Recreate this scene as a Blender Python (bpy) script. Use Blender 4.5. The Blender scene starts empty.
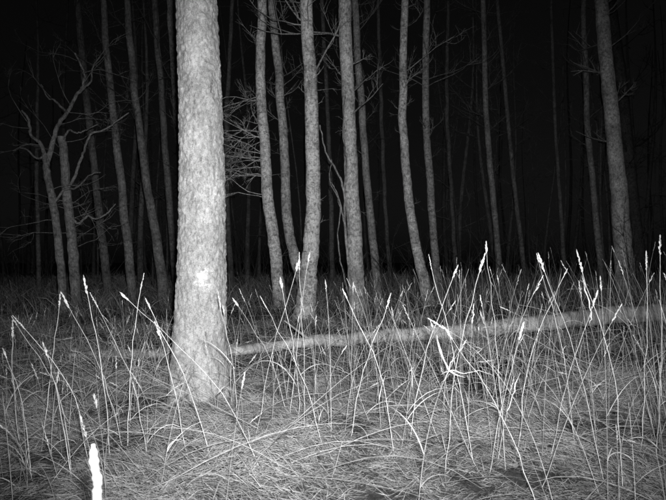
import bpy, math, random
import numpy as np
from mathutils import noise, Vector
random.seed(7); rng=np.random.default_rng(7)
H=1.1; F=683.0; HY=258.0
def P(px,py,D): return np.array([(px-333)/F*D, D, H-(py-HY)/F*D])
def gz(x,y):
    x=np.asarray(x,float); y=np.asarray(y,float)
    m=(0.035*np.sin(x*1.3+0.7*y)+0.03*np.sin(y*1.9-x*0.6+1)+0.02*np.sin(x*3.1+y*2.3))*np.clip(y/3,0,1)
    return m+0.10*np.exp(-((x+0.1)/1.1)**2-((y-4.3)/.8)**2)+0.06*np.exp(-((x-1.9)/.8)**2-((y-5.2)/.7)**2)

# ---------------------------------------------------------------- mesh builder
class MB:
    def __init__(s): s.v=[];s.q=[];s.t=[];s.a=[];s.n=0
    def add(s,v,q=None,t=None,a=0.5):
        v=np.asarray(v,float).reshape(-1,3)
        s.v.append(v)
        s.a.append(np.broadcast_to(np.asarray(a,float),(len(v),)).copy())
        if q is not None and len(q): s.q.append(np.asarray(q,int).reshape(-1,4)+s.n)
        if t is not None and len(t): s.t.append(np.asarray(t,int).reshape(-1,3)+s.n)
        s.n+=len(v)
    def tubes(s,Pt,R,sides=4,a=0.5,jit=0):
        Pt=np.asarray(Pt,float); R=np.asarray(R,float)
        if Pt.ndim==2: Pt=Pt[None]; R=R[None]
        N,K,_=Pt.shape
        T=np.gradient(Pt,axis=1); T/=np.linalg.norm(T,axis=2,keepdims=True)+1e-9
        md=np.abs(Pt[:,-1]-Pt[:,0]); ref=np.eye(3)[np.argmin(md,axis=1)][:,None,:]
        U=np.cross(T,ref); U/=np.linalg.norm(U,axis=2,keepdims=True)+1e-9
        W=np.cross(T,U)
        th=np.arange(sides)/sides*2*math.pi
        RR=R[:,:,None,None]*np.ones((1,1,sides,1))
        if jit: RR=RR*(1+jit*rng.standard_normal((N,K,sides,1)))
        V=Pt[:,:,None,:]+RR*(U[:,:,None,:]*np.cos(th)[None,None,:,None]+W[:,:,None,:]*np.sin(th)[None,None,:,None])
        i=np.arange(K-1)[:,None]*sides; j=np.arange(sides)[None]; j2=(j+1)%sides
        q=np.stack([i+j,i+j2,i+sides+j2,i+sides+j],-1).reshape(-1,4)
        Q=(q[None]+(np.arange(N)*K*sides)[:,None,None]).reshape(-1,4)
        A=np.broadcast_to(np.asarray(a,float).reshape(-1,1) if np.ndim(a) else np.full((1,1),a),(N,K*sides)).reshape(-1)
        s.add(V.reshape(-1,3),Q,a=A)
    def ribbons(s,Pt,Wd,a=0.5,ang=None):
        N,K,_=Pt.shape
        T=np.gradient(Pt,axis=1)
        if ang is None: ang=rng.uniform(-1.0,1.0,N)
        ref=np.stack([np.sin(ang),np.cos(ang),0.2*np.ones(N)],-1)[:,None,:]
        U=np.cross(T,ref); U/=np.linalg.norm(U,axis=2,keepdims=True)+1e-9
        V=np.stack([Pt-U*Wd[:,:,None]/2,Pt+U*Wd[:,:,None]/2],2)
        i=np.arange(K-1)*2
        q=np.stack([i,i+1,i+3,i+2],-1)
        Q=(q[None]+(np.arange(N)*K*2)[:,None,None]).reshape(-1,4)
        A=np.broadcast_to(np.asarray(a,float).reshape(-1,1) if np.ndim(a) else np.full((1,1),a),(N,K*2)).reshape(-1)
        s.add(V.reshape(-1,3),Q,a=A)
    def build(s,name,mat,origin=(0,0,0),smooth=True):
        v=np.concatenate(s.v)-np.array(origin); me=bpy.data.meshes.new(name)
        q=np.concatenate(s.q) if s.q else np.zeros((0,4),int); t=np.concatenate(s.t) if s.t else np.zeros((0,3),int)
        me.vertices.add(len(v)); me.vertices.foreach_set('co',v.astype(np.float32).ravel())
        nl=len(q)*4+len(t)*3; me.loops.add(nl)
        me.loops.foreach_set('vertex_index',np.concatenate([q.ravel(),t.ravel()]).astype(np.int32))
        me.polygons.add(len(q)+len(t))
        st=np.concatenate([np.arange(len(q))*4,len(q)*4+np.arange(len(t))*3]).astype(np.int32)
        me.polygons.foreach_set('loop_start',st)
        me.update(calc_edges=True); me.validate()
        if smooth: me.polygons.foreach_set('use_smooth',np.ones(len(me.polygons),bool))
        at=me.attributes.new('shade','FLOAT','POINT'); at.data.foreach_set('value',np.concatenate(s.a).astype(np.float32))
        me.materials.append(mat)
        ob=bpy.data.objects.new(name,me); bpy.context.collection.objects.link(ob); ob.location=origin
        return ob
def spline(pts,n):
    pts=np.asarray(pts,float); k=len(pts)
    p=np.vstack([2*pts[0]-pts[1],pts,2*pts[-1]-pts[-2]])
    u=np.linspace(0,k-1-1e-6,n); i=u.astype(int); f=(u-i)[:,None]
    a,b,c,d=p[i],p[i+1],p[i+2],p[i+3]
    return 0.5*((2*b)+(-a+c)*f+(2*a-5*b+4*c-d)*f**2+(-a+3*b-3*c+d)*f**3)

# ---------------------------------------------------------------- materials
def nodes(name):
    m=bpy.data.materials.new(name); m.use_nodes=True; nt=m.node_tree
    b=nt.nodes['Principled BSDF']; b.inputs['Roughness'].default_value=0.9
    b.inputs['Specular IOR Level'].default_value=0.15
    return m,nt,b
def N(nt,t,**k):
    n=nt.nodes.new(t)
    for a,b in k.items():
        if a in n.inputs.keys(): n.inputs[a].default_value=b
        else: setattr(n,a,b)
    return n
def coords(nt,scale):
    tc=N(nt,'ShaderNodeTexCoord'); mp=N(nt,'ShaderNodeMapping'); mp.inputs['Scale'].default_value=scale
    nt.links.new(tc.outputs['Object'],mp.inputs['Vector']); return mp.outputs[0]
def ramp(nt,inp,stops):
    r=N(nt,'ShaderNodeValToRGB'); e=r.color_ramp.elements
    while len(e)<len(stops): e.new(0.5)
    for x,(p,c) in zip(e,stops): x.position=p; x.color=(c,c,c,1)
    nt.links.new(inp,r.inputs[0]); return r.outputs[0]
def mul(nt,a,b,op='MULTIPLY'):
    m=N(nt,'ShaderNodeMath',operation=op)
    for i,x in enumerate((a,b)):
        if isinstance(x,(int,float)): m.inputs[i].default_value=x
        else: nt.links.new(x,m.inputs[i])
    return m.outputs[0]
def noise_n(nt,sc,scale,detail=6,rough=0.6,dist=0):
    n=N(nt,'ShaderNodeTexNoise'); n.inputs['Scale'].default_value=scale; n.inputs['Detail'].default_value=detail
    n.inputs['Roughness'].default_value=rough; n.inputs['Distortion'].default_value=dist
    nt.links.new(coords(nt,sc),n.inputs['Vector']); return n.outputs[0]
def setcol(nt,b,val): nt.links.new(val,b.inputs['Base Color'])
def bump(nt,b,h,dist,st=1):
    n=N(nt,'ShaderNodeBump'); n.inputs['Distance'].default_value=dist; n.inputs['Strength'].default_value=st
    nt.links.new(h,n.inputs['Height']); nt.links.new(n.outputs[0],b.inputs['Normal'])

def bark_big():
    m,nt,b=nodes('rough_bark')
    n1=noise_n(nt,(1,1,0.6),48,8,0.75,0.8)
    n2=noise_n(nt,(1,1,0.6),6,6,0.65)
    n3=noise_n(nt,(1,1,1.3),130,4,0.7)
    n4=noise_n(nt,(1.3,1.3,0.25),20,4,0.7,0.4)
    c=mul(nt,ramp(nt,n1,[(0.30,0.24),(0.47,0.52),(0.68,0.8)]),ramp(nt,n2,[(0.3,0.68),(0.68,1.25)]))
    c=mul(nt,c,ramp(nt,n4,[(0.30,0.4),(0.42,1.0)])); c=mul(nt,c,ramp(nt,n3,[(0.3,0.65),(0.7,1.35)]))
    tc=N(nt,'ShaderNodeTexCoord'); nn=N(nt,'ShaderNodeTexNoise'); nn.inputs['Scale'].default_value=30; nn.inputs['Detail'].default_value=7; nn.inputs['Roughness'].default_value=.7
    nt.links.new(tc.outputs['Object'],nn.inputs['Vector'])
    def scar(pos,scl,r,val):
        sub=N(nt,'ShaderNodeVectorMath',operation='SUBTRACT'); nt.links.new(tc.outputs['Object'],sub.inputs[0]); sub.inputs[1].default_value=pos
        s_=N(nt,'ShaderNodeVectorMath',operation='MULTIPLY'); nt.links.new(sub.outputs[0],s_.inputs[0]); s_.inputs[1].default_value=scl
        ln=N(nt,'ShaderNodeVectorMath',operation='LENGTH'); nt.links.new(s_.outputs[0],ln.inputs[0])
        d=mul(nt,ln.outputs['Value'],mul(nt,mul(nt,nn.outputs[0],0.5,'SUBTRACT'),0.38),'ADD')
        return ramp(nt,d,[(r,val),(r+.04,0.0)])
    c=mul(nt,c,scar((0.04,-0.17,0.96),(1.2,.5,.8),.014,.6),'ADD')
    c=mul(nt,c,scar((-0.04,-0.17,2.0),(1,.5,.5),.03,.16),'ADD')
    c=mul(nt,c,scar((0.06,-0.17,1.55),(1,.5,.4),.03,.12),'ADD')
    c=mul(nt,c,scar((-0.02,-0.17,2.55),(1,.5,.5),.04,.15),'ADD')
    c=mul(nt,c,.92,'MINIMUM')
    setcol(nt,b,c); bump(nt,b,mul(nt,mul(nt,n1,n3,'ADD'),mul(nt,n4,0.5),'ADD'),0.018,.8)
    return m
def bark(name,lo,hi,band=0.0,spk=.5):
    m,nt,b=nodes(name)
    n1=noise_n(nt,(1,1,0.45),38,8,0.78,0.5)
    c=ramp(nt,n1,[(0.38,lo),(0.62,hi)])
    if band:
        n2=noise_n(nt,(1.3,1.3,3),8,6,0.75,.6)
        c=mul(nt,c,ramp(nt,n2,[(0.38,1-band),(0.48,1.0)]))
    n4=noise_n(nt,(1,1,1),14,5,0.7); c=mul(nt,c,ramp(nt,n4,[(0.35,1-spk),(0.5,1.0),(.68,1.3)]))
    n3=noise_n(nt,(1,1,1),1.6,4,0.65); c=mul(nt,c,ramp(nt,n3,[(0.35,0.55),(0.6,1.0)]))
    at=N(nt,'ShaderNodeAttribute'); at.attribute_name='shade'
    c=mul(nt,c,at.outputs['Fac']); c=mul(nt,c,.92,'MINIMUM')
    setcol(nt,b,c); bump(nt,b,n1,0.03,0.9); return m
def grassmat(name,lo,hi):
    m,nt,b=nodes(name)
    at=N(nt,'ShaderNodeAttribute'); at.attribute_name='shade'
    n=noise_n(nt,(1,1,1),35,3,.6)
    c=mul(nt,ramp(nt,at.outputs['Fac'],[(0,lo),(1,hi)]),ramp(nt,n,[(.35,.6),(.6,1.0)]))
    setcol(nt,b,c); return m
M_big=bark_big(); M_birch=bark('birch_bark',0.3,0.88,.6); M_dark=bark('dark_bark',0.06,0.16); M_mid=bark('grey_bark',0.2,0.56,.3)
M_log=bark('log_bark',0.5,0.95,.2,.3)
M_gr=grassmat('dry_grass',0.1,0.85); M_th=grassmat('thatch',0.06,0.5)
m,nt,b=nodes('soil')
a1=noise_n(nt,(1,1,1),3,6,0.7); a2=noise_n(nt,(1,1,1),45,8,0.75,1)
setcol(nt,b,mul(nt,ramp(nt,a1,[(0.35,0.08),(0.65,0.26)]),ramp(nt,a2,[(0.35,0.35),(0.65,1.2)]))); bump(nt,b,a2,0.05,1); M_soil=m

# ---------------------------------------------------------------- ground
xs=np.concatenate([np.linspace(-150,-14,14),np.linspace(-12,14,200),np.linspace(16,150,14)])
ys=np.concatenate([np.linspace(-60,-3,8),np.linspace(-2,18,170),np.linspace(20,150,16)])
X,Y=np.meshgrid(xs,ys); Z=gz(X,Y)
for i in range(Z.shape[0]):
    for j in range(Z.shape[1]):
        if abs(X[i,j])<14 and Y[i,j]<18 and Y[i,j]>0: Z[i,j]+=0.035*noise.noise(Vector((X[i,j]*2.5,Y[i,j]*2.5,0)))
nx=len(xs); g=MB(); i=np.arange(len(ys)-1)[:,None]*nx; j=np.arange(nx-1)[None]
g.add(np.stack([X,Y,Z],-1).reshape(-1,3),np.stack([i+j,i+j+1,i+nx+j+1,i+nx+j],-1).reshape(-1,4)); g.build('forest_ground',M_soil)

# ---------------------------------------------------------------- trees
K=7
def branches(mb_list,start,d,L,r,level,up=0.25,wob=0.35,maxl=2,nc=(3,6)):
    d=np.array(d,float); d/=np.linalg.norm(d); p=np.array(start,float); pts=[p.copy()]; ds=[]
    for k in range(K-1):
        d=d+rng.normal(0,wob,3)*0.35+np.array([0,0,up*0.3]); d/=np.linalg.norm(d)
        p=p+d*L/(K-1); pts.append(p.copy()); ds.append(d.copy())
    mb_list.append((np.array(pts),np.linspace(r,r*0.25,K)))
    if level<maxl:
        for c in range(rng.integers(*nc)):
            k=rng.integers(1,K-1); side=rng.normal(0,1,3); side[2]*=0.5
            nd=ds[k]*0.9+side/np.linalg.norm(side)*0.8
            branches(mb_list,pts[k],nd,L*rng.uniform(0.3,0.55),max(r*0.5,.0016),level+1,up,wob,maxl,nc)
def flush(mb,lst,sides=4,a=1.0):
    if lst: mb.tubes(np.array([l[0] for l in lst]),np.array([l[1] for l in lst]),sides,a)
def tree(name,ctrl,D,mat,shade=1.0,height=11,nb=9,blow=3.0,rmin=0.0035,blen=(0.8,1.9)):
    pts=[];rs=[]
    for px,py,w in ctrl: pts.append(P(px,py,D)); rs.append(w/F*D/2)
    d0=pts[1]-pts[0]; b0=pts[0].copy()
    g0=float(gz(b0[0],D)); bx=b0+(d0/d0[2])*(g0-0.08-b0[2])
    pts=[bx]+pts; rs=[rs[0]*1.25]+rs
    dt=pts[-1]-pts[-2]; dt/=np.linalg.norm(dt); dt=dt*0.6+np.array([0,0,.4]); z=pts[-1][2]; rt=rs[-1]; n=4
    for k in range(n):
        st=(height-z)/n
        if st<0.2: break
        pts.append(pts[-1]+dt/dt[2]*st+np.array([rng.normal(0,.08),rng.normal(0,.08),0])); rs.append(rt*(1-(k+1)/(n+0.4)))
    n=150
    sp=spline(np.hstack([np.array(pts),np.array(rs)[:,None]]),n)
    R=sp[:,3]; path=sp[:,:3]
    path=path+np.stack([np.array([noise.noise(Vector((k*0.13,D,s)))for k in range(n)]) for s in (1,5,9)],-1)*np.array([0.03,0.03,0])
    R=R*(1+0.07*np.array([noise.noise(Vector((k*0.5,D*3,2))) for k in range(n)]))
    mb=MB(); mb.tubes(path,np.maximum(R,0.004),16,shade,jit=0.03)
    lst=[]
    for k in range(nb):
        z=rng.uniform(blow,height*0.96); idx=np.argmin(abs(path[:,2]-z)); an=rng.uniform(0,2*math.pi)
        L=rng.uniform(*blen)*(0.6 if z<5 else 1.0)
        branches(lst,path[idx],(math.cos(an),math.sin(an),rng.uniform(0.1,0.9)),L,max(rmin,R[idx]*rng.uniform(0.1,0.2)),0,0.3,0.4,2)
    for k in range(5):
        z=rng.uniform(.8,4.5); idx=np.argmin(abs(path[:,2]-z)); an=rng.uniform(0,6.28)
        branches(lst,path[idx],(math.cos(an),math.sin(an),rng.uniform(-.1,.6)),rng.uniform(.12,.5),.006,1,.1,.4,2)
    flush(mb,lst,4,shade*0.6)
    return mb,bx,path,R,lst

D=5.0
ctrl=[(201,408,66),(200,380,59),(200,330,51),(201.5,280,47),(202,200,44),(200,100,41.5),(196,0,40)]
pts=[P(a,b_,D) for a,b_,c in ctrl]; rs=[c/F*D/2 for a,b_,c in ctrl]
pts=[pts[0]+np.array([0,0,-0.12])]+pts; rs=[rs[0]*1.15]+rs
for z,x,r in ((4.5,-1.03,.13),(7,-1.0,.10),(10,-1.1,.06),(13,-1.05,.015)): pts.append(np.array([x,D,z])); rs.append(r)
n=1100; S=120
sp=spline(np.hstack([np.array(pts),np.array(rs)[:,None]]),n)
zt=np.concatenate([np.linspace(-0.12,3.2,900),np.linspace(3.22,13,200)])
path=np.stack([np.interp(zt,sp[:,2],sp[:,0]),np.interp(zt,sp[:,2],sp[:,1]),zt],-1); R=np.interp(zt,sp[:,2],sp[:,3])
th=np.arange(S)/S*2*math.pi; V=np.zeros((n,S,3))
for i in range(n):
    for j in range(S):
        cx,cy=math.cos(th[j]),math.sin(th[j]); z=zt[i]; r0=R[i]
        d=0.0
        if z<3.3:
            a=noise.noise(Vector((cx*5,cy*5,z*18))); b2=noise.noise(Vector((cx*13,cy*13,z*38))); c2=noise.noise(Vector((cx*6,cy*6,z*5)))
            d=0.011*max(-0.15,min(0.45,a*2.0))+0.006*b2+0.004*(1-abs(c2)*3)*0.5
        fl=1+0.10*math.exp(-max(z,0)*5)*math.sin(th[j]*5+1)
        lum=1+0.03*math.sin(2*th[j]+z)
        V[i,j]=(path[i,0]+(r0*fl*lum+d)*cx,path[i,1]+(r0*fl*lum+d)*cy,z)
mb=MB(); i=np.arange(n-1)[:,None]*S; j=np.arange(S)[None]; j2=(j+1)%S
mb.add(V.reshape(-1,3),np.stack([i+j,i+j2,i+S+j2,i+S+j],-1).reshape(-1,4),a=1)
lst=[]
for k in range(26):
    z=rng.uniform(4.5,12.5); idx=np.argmin(abs(zt-z)); an=rng.uniform(0,6.28)
    branches(lst,path[idx],(math.cos(an),math.sin(an),.4),rng.uniform(.8,2),R[idx]*.2,0)
flush(mb,lst); mb.build('pine_tree',M_big,origin=(path[0,0],D,0))

trees=[
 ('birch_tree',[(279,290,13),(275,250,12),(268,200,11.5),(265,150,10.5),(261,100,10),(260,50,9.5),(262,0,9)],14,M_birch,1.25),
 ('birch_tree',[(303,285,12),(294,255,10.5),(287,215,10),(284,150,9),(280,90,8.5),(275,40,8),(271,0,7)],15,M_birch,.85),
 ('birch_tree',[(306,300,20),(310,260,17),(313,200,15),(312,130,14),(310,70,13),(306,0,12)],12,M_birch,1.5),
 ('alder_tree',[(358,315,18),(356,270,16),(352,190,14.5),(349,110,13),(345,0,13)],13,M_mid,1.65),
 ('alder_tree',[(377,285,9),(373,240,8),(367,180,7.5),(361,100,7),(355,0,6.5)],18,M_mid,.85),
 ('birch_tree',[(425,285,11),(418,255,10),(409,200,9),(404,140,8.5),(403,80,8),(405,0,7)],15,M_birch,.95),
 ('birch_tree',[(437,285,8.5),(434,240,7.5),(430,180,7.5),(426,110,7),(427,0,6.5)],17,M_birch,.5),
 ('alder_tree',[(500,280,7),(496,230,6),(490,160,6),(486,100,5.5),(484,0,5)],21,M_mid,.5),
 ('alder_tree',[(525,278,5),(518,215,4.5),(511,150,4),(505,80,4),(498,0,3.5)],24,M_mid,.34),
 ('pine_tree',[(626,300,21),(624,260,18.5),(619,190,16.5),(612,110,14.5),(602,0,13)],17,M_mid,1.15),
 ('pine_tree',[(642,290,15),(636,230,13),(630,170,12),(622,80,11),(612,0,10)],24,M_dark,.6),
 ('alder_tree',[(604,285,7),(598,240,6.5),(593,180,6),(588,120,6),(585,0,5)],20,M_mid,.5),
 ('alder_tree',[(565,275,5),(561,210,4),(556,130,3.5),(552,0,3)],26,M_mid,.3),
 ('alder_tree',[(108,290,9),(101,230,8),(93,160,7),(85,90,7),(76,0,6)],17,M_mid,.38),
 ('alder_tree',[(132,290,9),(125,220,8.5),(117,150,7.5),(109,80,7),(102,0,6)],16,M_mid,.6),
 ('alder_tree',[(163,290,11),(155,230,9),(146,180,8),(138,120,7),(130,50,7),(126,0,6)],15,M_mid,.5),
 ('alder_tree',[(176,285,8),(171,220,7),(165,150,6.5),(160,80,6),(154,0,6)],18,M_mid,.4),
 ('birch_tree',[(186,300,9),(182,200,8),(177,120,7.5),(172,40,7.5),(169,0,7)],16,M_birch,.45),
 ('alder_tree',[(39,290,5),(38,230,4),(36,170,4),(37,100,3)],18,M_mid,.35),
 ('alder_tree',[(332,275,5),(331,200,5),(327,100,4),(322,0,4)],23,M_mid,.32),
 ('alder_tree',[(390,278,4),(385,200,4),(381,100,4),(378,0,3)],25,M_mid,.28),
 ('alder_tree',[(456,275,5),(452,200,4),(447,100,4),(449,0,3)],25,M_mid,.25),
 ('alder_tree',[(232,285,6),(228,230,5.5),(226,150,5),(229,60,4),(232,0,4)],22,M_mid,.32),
]
for nm,c,D_,mt,sh in trees:
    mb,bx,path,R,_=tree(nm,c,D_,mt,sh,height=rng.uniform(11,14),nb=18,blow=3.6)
    if D_==14:
        l=[]
        for k in range(17):
            z=rng.uniform(2.3,4.5); idx=np.argmin(abs(path[:,2]-z))
            branches(l,path[idx],(-1,rng.uniform(-.6,.3),rng.uniform(-.3,.3)),rng.uniform(.9,1.4),.010,0,-0.03,.5,3,(3,5))
        flush(mb,l,4,1.35)
    if D_==12:
        mb.tubes(spline([P(313,75,12),P(326,50,11.9),(P(338,28,11.9)),P(343,5,11.8)],12),np.linspace(.02,.008,12),5,.9)
        l=[]
        for q in ((326,50,.5),(334,35,-.3),(338,28,1)): branches(l,P(q[0],q[1],11.9),(q[2],0,.8),.6,.006,1,.1,.4,2)
        flush(mb,l,4,.9)
    mb.build(nm,mt,origin=bx)

def poly(mb,D,pp,w0,w1,sh=1.,n=14,dy=0.0):
    pts=[P(x,y,D+dy*k/len(pp)) for k,(x,y) in enumerate(pp)]
    n=max(n,len(pp)*5); s_=spline(pts,n)+rng.normal(0,.006,(n,3))
    mb.tubes(s_,np.linspace(w0,w1,n)/F*D/2,7,sh,jit=0.07); return pts
mb=MB(); D=11.5
poly(mb,D,[(352,326),(349,270),(345,225),(344,190),(336,170),(325,150),(320,125)],3.2,1.2,1.1)
poly(mb,D,[(345,225),(338,195),(331,182)],1.6,.8,.9); poly(mb,D,[(344,190),(347,160),(343,130),(346,95)],1.6,.8,.9)
poly(mb,D,[(350,300),(341,262),(338,235),(340,205),(330,180),(332,160)],1.6,.8,.9)
mb.build('alder_sapling',M_mid,origin=P(352,326,D))
mb=MB(); D=13.0
poly(mb,D,[(63,320),(62,280),(58,240),(53,205),(47,175),(45,155)],9.5,7,.75,20)
poly(mb,D,[(46,160),(40,143),(31,136),(28,120),(21,110)],4.5,1.8,.8,dy=-.3)
poly(mb,D,[(46,164),(53,140),(57,125),(67,112),(76,94),(82,86),(83,72),(74,52)],5.5,1.8,.85,dy=.4)
poly(mb,D,[(66,112),(54,100),(47,97),(40,84)],2.6,1,.7); poly(mb,D,[(79,92),(90,80),(92,66),(105,48)],2.6,1,.7)
poly(mb,D,[(45,156),(36,158),(24,148),(12,150)],2.6,1,.7,dy=-.5)
poly(mb,D,[(53,205),(64,190),(76,188),(88,176),(100,172)],2.6,1,.8,dy=-.5)
l=[]
for (x,y,dx,dz) in [(83,72,1,.3),(30,128,-1,.3),(60,124,1,.1),(50,190,1,.4),(27,122,-.3,1),(70,105,-.4,1),(76,60,-1,.6),(56,220,-1,.2),(40,145,-1,0),(92,66,.8,.4),(50,97,-.5,1),(80,88,1,.8),(68,112,1,-.1)]:
    branches(l,P(x,y,D),(dx,rng.uniform(-.5,.5),dz),1.1,.009,0,.1,.6,3,(2,5))
flush(mb,l,4,.8); mb.build('crooked_alder_tree',M_mid,origin=P(63,320,D))
mb=MB(); D=13.5
poly(mb,D,[(77,320),(75,280),(71,235),(66,190),(64,160),(61,136)],12,8,.75,22)
poly(mb,D,[(69,215),(78,223),(88,216),(96,219),(106,214),(115,204)],2.8,1,.85,dy=-.4)
poly(mb,D,[(66,190),(74,178),(80,160),(84,150),(90,134),(100,131),(112,124),(128,112)],3.4,1.2,.8,dy=-.4)
poly(mb,D,[(62,145),(68,130),(76,133),(85,130),(97,124)],2.5,1.0,.75)
l=[]
for k in range(16):
    y=rng.uniform(140,250); x=np.interp(y,[136,320],[61,77]); branches(l,P(x,y,D),(rng.choice([-1,1,1]),rng.uniform(-.6,.6),rng.uniform(-.1,.6)),rng.uniform(.6,1.4),.008,0,.0,.6,3,(2,4))
flush(mb,l,4,.8); mb.build('broken_alder_tree',M_mid,origin=P(77,320,D))

mb=MB(); l=[]
for k in range(115):
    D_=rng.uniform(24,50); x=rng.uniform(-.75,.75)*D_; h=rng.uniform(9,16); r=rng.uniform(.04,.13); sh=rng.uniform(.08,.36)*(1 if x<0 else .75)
    lean=rng.normal(0,.05); p=np.array([[x+lean*z+.15*math.sin(z*.5+k),D_,z] for z in np.linspace(-.1,h,9)])
    mb.tubes(p,np.linspace(r,r*.2,9),7,sh)
    for q in range(9):
        z=rng.uniform(1.5,h); an=rng.uniform(0,6.28); branches(l,(x+lean*z,D_,z),(math.cos(an),math.sin(an),.3),rng.uniform(1,2.4),.02,0,.2,.4,2)
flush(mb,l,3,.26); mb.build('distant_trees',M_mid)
mb=MB(); l=[]
for k in range(85):
    D_=rng.uniform(16,32); x=rng.uniform(-.6,.62)*D_
    for q in range(3): branches(l,(x+rng.normal(0,.2),D_,0),(rng.normal(0,.25),rng.normal(0,.25),1),rng.uniform(1.0,2.4),.010,0,.1,.3,2)
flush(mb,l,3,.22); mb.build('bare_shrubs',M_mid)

# ---------------------------------------------------------------- fallen log and stick
mb=MB()
def gp(px,py,hgt):
    D_=(H-hgt)*F/(py-HY); return P(px,py,D_)
pl=[gp(232,351,.12),gp(320,341,.15),gp(400,335,.17),gp(470,330,.20),gp(540,323,.24),gp(610,316,.26),gp(720,309,.27)]
n=140; sp=spline(pl,n); R=np.linspace(.05,.135,n)*(1+.10*np.array([noise.noise(Vector((k*.3,0,4))) for k in range(n)]))
sp=sp+np.stack([np.array([noise.noise(Vector((k*.15,s,4))) for k in range(n)]) for s in (1,4,8)],-1)*.05
mb.tubes(sp,R,18,1.4,jit=.03)
mb.add(np.vstack([sp[-1][None],sp[-1]+np.array([[0,.13*math.cos(a),.13*math.sin(a)] for a in np.linspace(0,5.76,12)])]),t=[(0,k+1,(k+1)%12+1) for k in range(12)],a=1)
for f,dx,dy,dz,L in ((.3,-.3,-.2,.9,.3),(.5,.2,-.6,.7,.35),(.72,-.5,-.3,.8,.5),(.85,.3,.2,.9,.4),(.15,-.6,-.3,.5,.5)):
    p=sp[int(f*n)]; d=np.array([dx,dy,dz]); mb.tubes(np.array([p+d*L*t for t in np.linspace(0,1,5)]),np.linspace(.02,.008,5),6,.9)
for f in (.45,.7,.93): # short stubs carrying the log off the ground
    p=sp[int(f*n)]; mb.tubes(np.array([p+np.array([.05*t,-.03*t,-(p[2]+.05)*t]) for t in np.linspace(0,1,5)]),np.linspace(.045,.03,5),7,.9)
mb.build('fallen_log',M_log,origin=tuple(sp[0]))
mb=MB(); sp=spline([gp(70,357,.09),gp(120,354,.11),gp(170,353,.12),gp(236,349,.12)],50); mb.tubes(sp,np.linspace(.045,.06,50),10,.7,jit=.04); mb.build('fallen_branch',M_log,origin=tuple(sp[0]))
M_stick,nt_,b_=nodes('peeled_wood'); setcol(nt_,b_,ramp(nt_,noise_n(nt_,(1,1,.3),60),[(.35,.6),(.6,.85)]))
mb=MB(); D=1.45
sp=spline([P(103,620,D),P(101,540,D),P(98,497,D),P(98.5,480,D),P(95,462,D),P(94,444,D)],60)
z=np.linspace(0,1,60); R=(.0092+.0012*np.sin(z*33)+.0008*np.sin(z*71))*np.clip((1-z)*14,.4,1); sp[0,2]=-.02
mb.tubes(sp,R,12,1,jit=.02); mb.build('broken_stick',M_stick,origin=tuple(sp[0]))

# ---------------------------------------------------------------- grass
def grow(bx,by,L,az,t0,t1,Kn=9,kink=None,ks=None):
    n=len(bx); p=np.zeros((n,Kn,3)); p[:,0]=np.stack([bx,by,gz(bx,by)-.02],-1)
    for k in range(1,Kn):
        s=k/(Kn-1); th=t0+t1*s*s
        if kink is not None: th=th+kink*(s>ks)
        d=np.stack([np.cos(az)*np.sin(th),np.sin(az)*np.sin(th),np.cos(th)],-1)
        p[:,k]=p[:,k-1]+d*(L/(Kn-1))[:,None]
    p[:,:,2]=np.maximum(p[:,:,2],gz(p[:,:,0],p[:,:,1])+0.0)
    return p
def heads(mb,p,a,L=.085,n=16,w=.003,spread=.4):
    N_=len(p); d=p[:,-1]-p[:,-2]; d/=np.linalg.norm(d,axis=1,keepdims=True)
    tip=p[:,-1]; Ls=L*rng.uniform(.6,1.25,N_)[:,None]; sz=rng.uniform(.6,1.2,N_)[:,None]
    for k in range(n):
        s=(k/n); st=tip+d*(Ls*s-.03)
        o=rng.normal(0,1,(N_,3)); o-=d*np.sum(o*d,1,keepdims=True); o/=np.linalg.norm(o,axis=1,keepdims=True)
        spd=spread*math.sin(math.pi*min(1,(s*.8+.25)))
        dd=d+o*spd; ll=rng.uniform(.010,.022,N_)[:,None]*sz
        pp=np.stack([st,st+dd*ll*.5,st+dd*ll],1); W=np.stack([np.full(N_,w*.4),np.full(N_,w*1.5),np.full(N_,w*.2)],1)*sz
        mb.ribbons(pp,W,a=a)
def scatter(n,d0,d1,fx=.6,clump=.0,pw=1.0):
    out=[]
    while len(out)<n:
        D_=(d0**(pw+1)+(d1**(pw+1)-d0**(pw+1))*rng.random())**(1/(pw+1)); x=rng.uniform(-fx,fx)*D_+rng.uniform(-.4,.4)
        if clump:
            v=noise.noise(Vector((x*1.1,D_*1.1,3)))+.5*noise.noise(Vector((x*3.1,D_*3.1,8)))
            if v<rng.uniform(-.5,.5)*clump+ (clump-.5)*.3: continue
        if (x+.97)**2+(D_-5)**2<.07: continue
        if abs(x/D_+.19)<.035 and D_<5 and rng.random()<.5: continue
        out.append((x,D_))
    o=np.array(out); return o[:,0],o[:,1]
G=MB()
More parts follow.
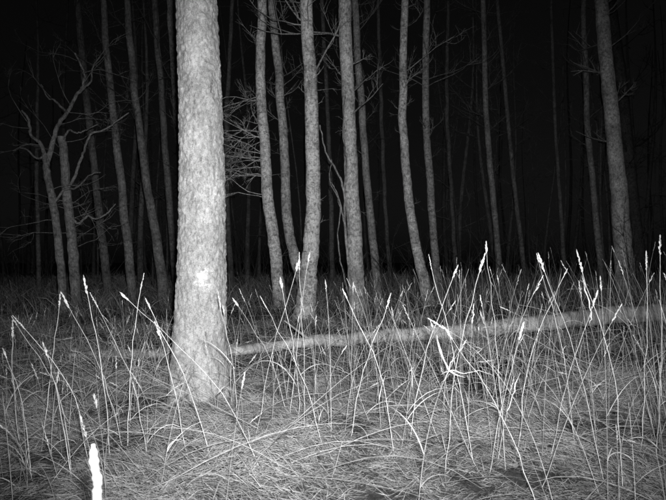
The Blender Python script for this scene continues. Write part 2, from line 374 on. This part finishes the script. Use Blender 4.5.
def stalks(n,d0,d1,Lr,r,clump,headp,leaf=1.3,pw=1.0,shade=(.4,1),hn=16,lean=1.0):
    x,y=scatter(n,d0,d1,clump=clump,pw=pw)
    az=np.where(rng.random(n)<.68,math.pi,0)+rng.normal(0,.8,n)
    side=np.clip(.82+.75*x/y,.5,1.12)
    L=rng.uniform(*Lr,n)*side; t0=np.abs(rng.normal(.08,.22*lean,n)); t1=np.abs(rng.normal(.1,.32*lean,n))
    br=rng.random(n)<.18; kink=np.where(br,rng.uniform(.7,2.0,n),0); ks=rng.uniform(.3,.8,n)
    p=grow(x,y,L,az,t0,t1,12,kink,ks); a=rng.uniform(*shade,n)
    G.tubes(p,np.linspace(1,.45,12)[None]*r*rng.uniform(.6,1.2,n)[:,None],3,a)
    h=rng.random(n)<headp; heads(G,p[h],a[h]*1.1,n=hn)
    m=int(n*leaf); id=rng.integers(0,n,m); k=rng.integers(1,7,m); b0=p[id,k]
    Kn=7; q=np.zeros((m,Kn,3)); q[:,0]=b0; azl=rng.uniform(0,6.28,m); th=rng.uniform(.1,.9,m); dth=rng.uniform(.2,2.0,m); LL=rng.uniform(.08,.36,m)
    for kk in range(1,Kn):
        t=th+dth*(kk/(Kn-1))**1.5; q[:,kk]=q[:,kk-1]+np.stack([np.cos(azl)*np.sin(t),np.sin(azl)*np.sin(t),np.cos(t)],-1)*(LL/(Kn-1))[:,None]
    G.ribbons(q,np.array([.6,1,1,.9,.7,.5,.1])[None]*rng.uniform(.002,.005,m)[:,None],a=rng.uniform(.15,.9,m)*shade[1])
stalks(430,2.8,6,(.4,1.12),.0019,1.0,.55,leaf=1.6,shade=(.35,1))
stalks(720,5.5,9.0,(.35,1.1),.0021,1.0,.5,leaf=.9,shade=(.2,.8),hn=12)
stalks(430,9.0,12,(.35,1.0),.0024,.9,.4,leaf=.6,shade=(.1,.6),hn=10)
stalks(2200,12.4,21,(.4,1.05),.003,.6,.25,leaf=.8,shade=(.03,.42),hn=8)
hero=[((62,445),(22,318),3.4),((70,470),(48,350),3.2),((110,450),(88,285),3.6),((128,455),(140,283),3.8),((262,478),(133,292),3.2),((150,470),(100,300),3.5),
((238,440),(222,300),4),((250,470),(296,262),3.6),((290,430),(308,255),4),((330,480),(268,300),3.4),((410,440),(452,270),3.8),((470,450),(432,262),3.6),((505,470),(487,245),3.5),
((528,490),(452,330),3.0),((560,420),(592,300),3.6),((622,488),(586,262),3.3),((640,430),(648,262),3.8),((600,470),(545,262),3.4),((655,460),(662,246),3.7),((575,450),(540,255),3.8),((520,440),(560,270),3.9),
((30,470),(8,350),3.3),((45,430),(60,300),3.9),((190,470),(160,330),3.5),((350,450),(385,300),3.7),((395,470),(350,290),3.5),((445,480),(478,262),3.4),((85,460),(30,322),3.5),((215,470),(150,300),3.4),
((300,430),(283,280),3.9),((305,450),(300,262),3.7),((285,420),(240,300),4.1),((120,440),(70,300),3.8),((20,440),(12,330),3.7),((490,470),(520,330),3.4)]
hp=[]
for (a,b_),(c,d),D_ in hero:
    A=P(a,b_,D_); C=P(c,d,D_+rng.uniform(-.3,.3)); e=A-C; A=C+e*((C[2])/(C[2]-A[2])); A[2]=0
    bw=rng.uniform(.02,.22); mid=A*.5+C*.5+np.array([(A[0]-C[0])*bw,0,.03]); C=C+np.array([(C[0]-A[0])*bw*.6,0,-.02])
    s_=spline([A,mid,C],12); s_[1:-1]+=rng.normal(0,.003,(10,3)); hp.append(s_)
hp=np.array(hp); ha=rng.uniform(.75,1,len(hp))
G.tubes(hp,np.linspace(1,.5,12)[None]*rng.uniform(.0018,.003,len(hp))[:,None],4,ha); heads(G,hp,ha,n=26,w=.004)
for pp,D_,w in (([(436,335),(440,350),(447,366),(453,374),(466,377)],3.3,.010),([(440,374),(452,370),(464,373),(478,371),(494,375)],3.35,.006),([(582,275),(586,290),(591,312),(590,325)],3.4,.007),
    ([(520,372),(512,395),(505,420)],3.3,.005),([(455,355),(450,366),(446,376),(440,384)],3.3,.006)):
    s_=spline([P(x,y,D_+.03*k) for k,(x,y) in enumerate(pp)],13); s_+=rng.normal(0,.003,(13,3))
    G.ribbons(s_[None],(np.interp(np.linspace(0,1,13),[0,.2,.7,1],[.2,1,.9,.1])*w*rng.uniform(.5,1.2,13))[None],a=1.0,ang=np.array([0.2]))
G.build('tall_grass',M_gr,smooth=False)
G=MB()
def low(n,d0,d1,Lr,w,tr,pw,sh,Kn=4):
    D_=(d0**(pw+1)+(d1**(pw+1)-d0**(pw+1))*rng.random(n))**(1/(pw+1)); x=rng.uniform(-.62,.62,n)*D_+rng.uniform(-.5,.5,n)
    az=rng.uniform(0,6.28,n); t0=rng.uniform(*tr,n)
    cl=np.array([noise.noise(Vector((a*1.1,b_*1.1,2)))+.7*noise.noise(Vector((a*3.6,b_*3.6,5)))+.4*noise.noise(Vector((a*9,b_*9,5))) for a,b_ in zip(x,D_)])
    L=rng.uniform(*Lr,n)*np.clip(1+.8*cl,.4,2); az=az*.6+cl*5
    p=grow(x,D_,L,az,t0,rng.uniform(.1,1.2,n),Kn); p[:,:,2]+=rng.uniform(0,.05,n)[:,None]*np.clip(1+1.3*cl,.3,2.5)[:,None]
    prof=np.array([.7,1,.8,.15]) if Kn==4 else np.interp(np.linspace(0,1,Kn),[0,.3,.8,1],[.7,1,.7,.1])
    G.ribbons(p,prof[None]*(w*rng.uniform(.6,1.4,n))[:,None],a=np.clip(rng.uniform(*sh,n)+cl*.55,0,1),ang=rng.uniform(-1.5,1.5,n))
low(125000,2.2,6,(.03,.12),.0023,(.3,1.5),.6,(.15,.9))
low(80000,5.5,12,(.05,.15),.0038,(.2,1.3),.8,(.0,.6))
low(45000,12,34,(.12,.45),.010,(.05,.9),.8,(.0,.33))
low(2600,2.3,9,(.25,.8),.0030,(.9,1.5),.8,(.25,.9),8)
G.build('short_grass',M_th,smooth=False)

# ---------------------------------------------------------------- camera, light, world
cam=bpy.data.cameras.new('camera'); co=bpy.data.objects.new('camera',cam); bpy.context.collection.objects.link(co)
co.location=(0,0,H); co.rotation_euler=(math.radians(90)+math.atan((HY-250)/F),0,0); cam.sensor_width=36; cam.lens=36*F/666; cam.clip_start=.05; cam.clip_end=400
cam.dof.use_dof=True; cam.dof.focus_distance=6.5; cam.dof.aperture_fstop=7
bpy.context.scene.camera=co
ld=bpy.data.lights.new('camera_flash','SPOT'); lo=bpy.data.objects.new('camera_flash',ld); bpy.context.collection.objects.link(lo)
lo.location=(0.06,-.05,H+.12); lo.rotation_euler=(math.radians(87),0,math.radians(-.5)); ld.energy=270; ld.spot_size=math.radians(71); ld.spot_blend=1; ld.shadow_soft_size=.03
ld.use_nodes=True; nt=ld.node_tree; em=[n for n in nt.nodes if n.type=='EMISSION'][0]
fo=nt.nodes.new('ShaderNodeLightFalloff'); fo.inputs['Strength'].default_value=.85
fq=nt.nodes.new('ShaderNodeLightFalloff'); fq.inputs['Strength'].default_value=2.5
nt.links.new(mul(nt,fo.outputs['Linear'],fq.outputs['Quadratic'],'ADD'),em.inputs['Strength'])
w=bpy.data.worlds.new('World'); bpy.context.scene.world=w; w.use_nodes=True; nt=w.node_tree; bg=nt.nodes['Background']
sk=nt.nodes.new('ShaderNodeTexSky'); sk.sky_type='NISHITA'; sk.sun_disc=False; sk.sun_elevation=math.radians(8); sk.sun_rotation=math.radians(200)
bw=nt.nodes.new('ShaderNodeRGBToBW'); nt.links.new(sk.outputs[0],bw.inputs[0]); nt.links.new(bw.outputs[0],bg.inputs[0]); bg.inputs[1].default_value=.0010
sc=bpy.context.scene; sc.view_settings.view_transform='Standard'; sc.view_settings.look='None'; sc.view_settings.exposure=0
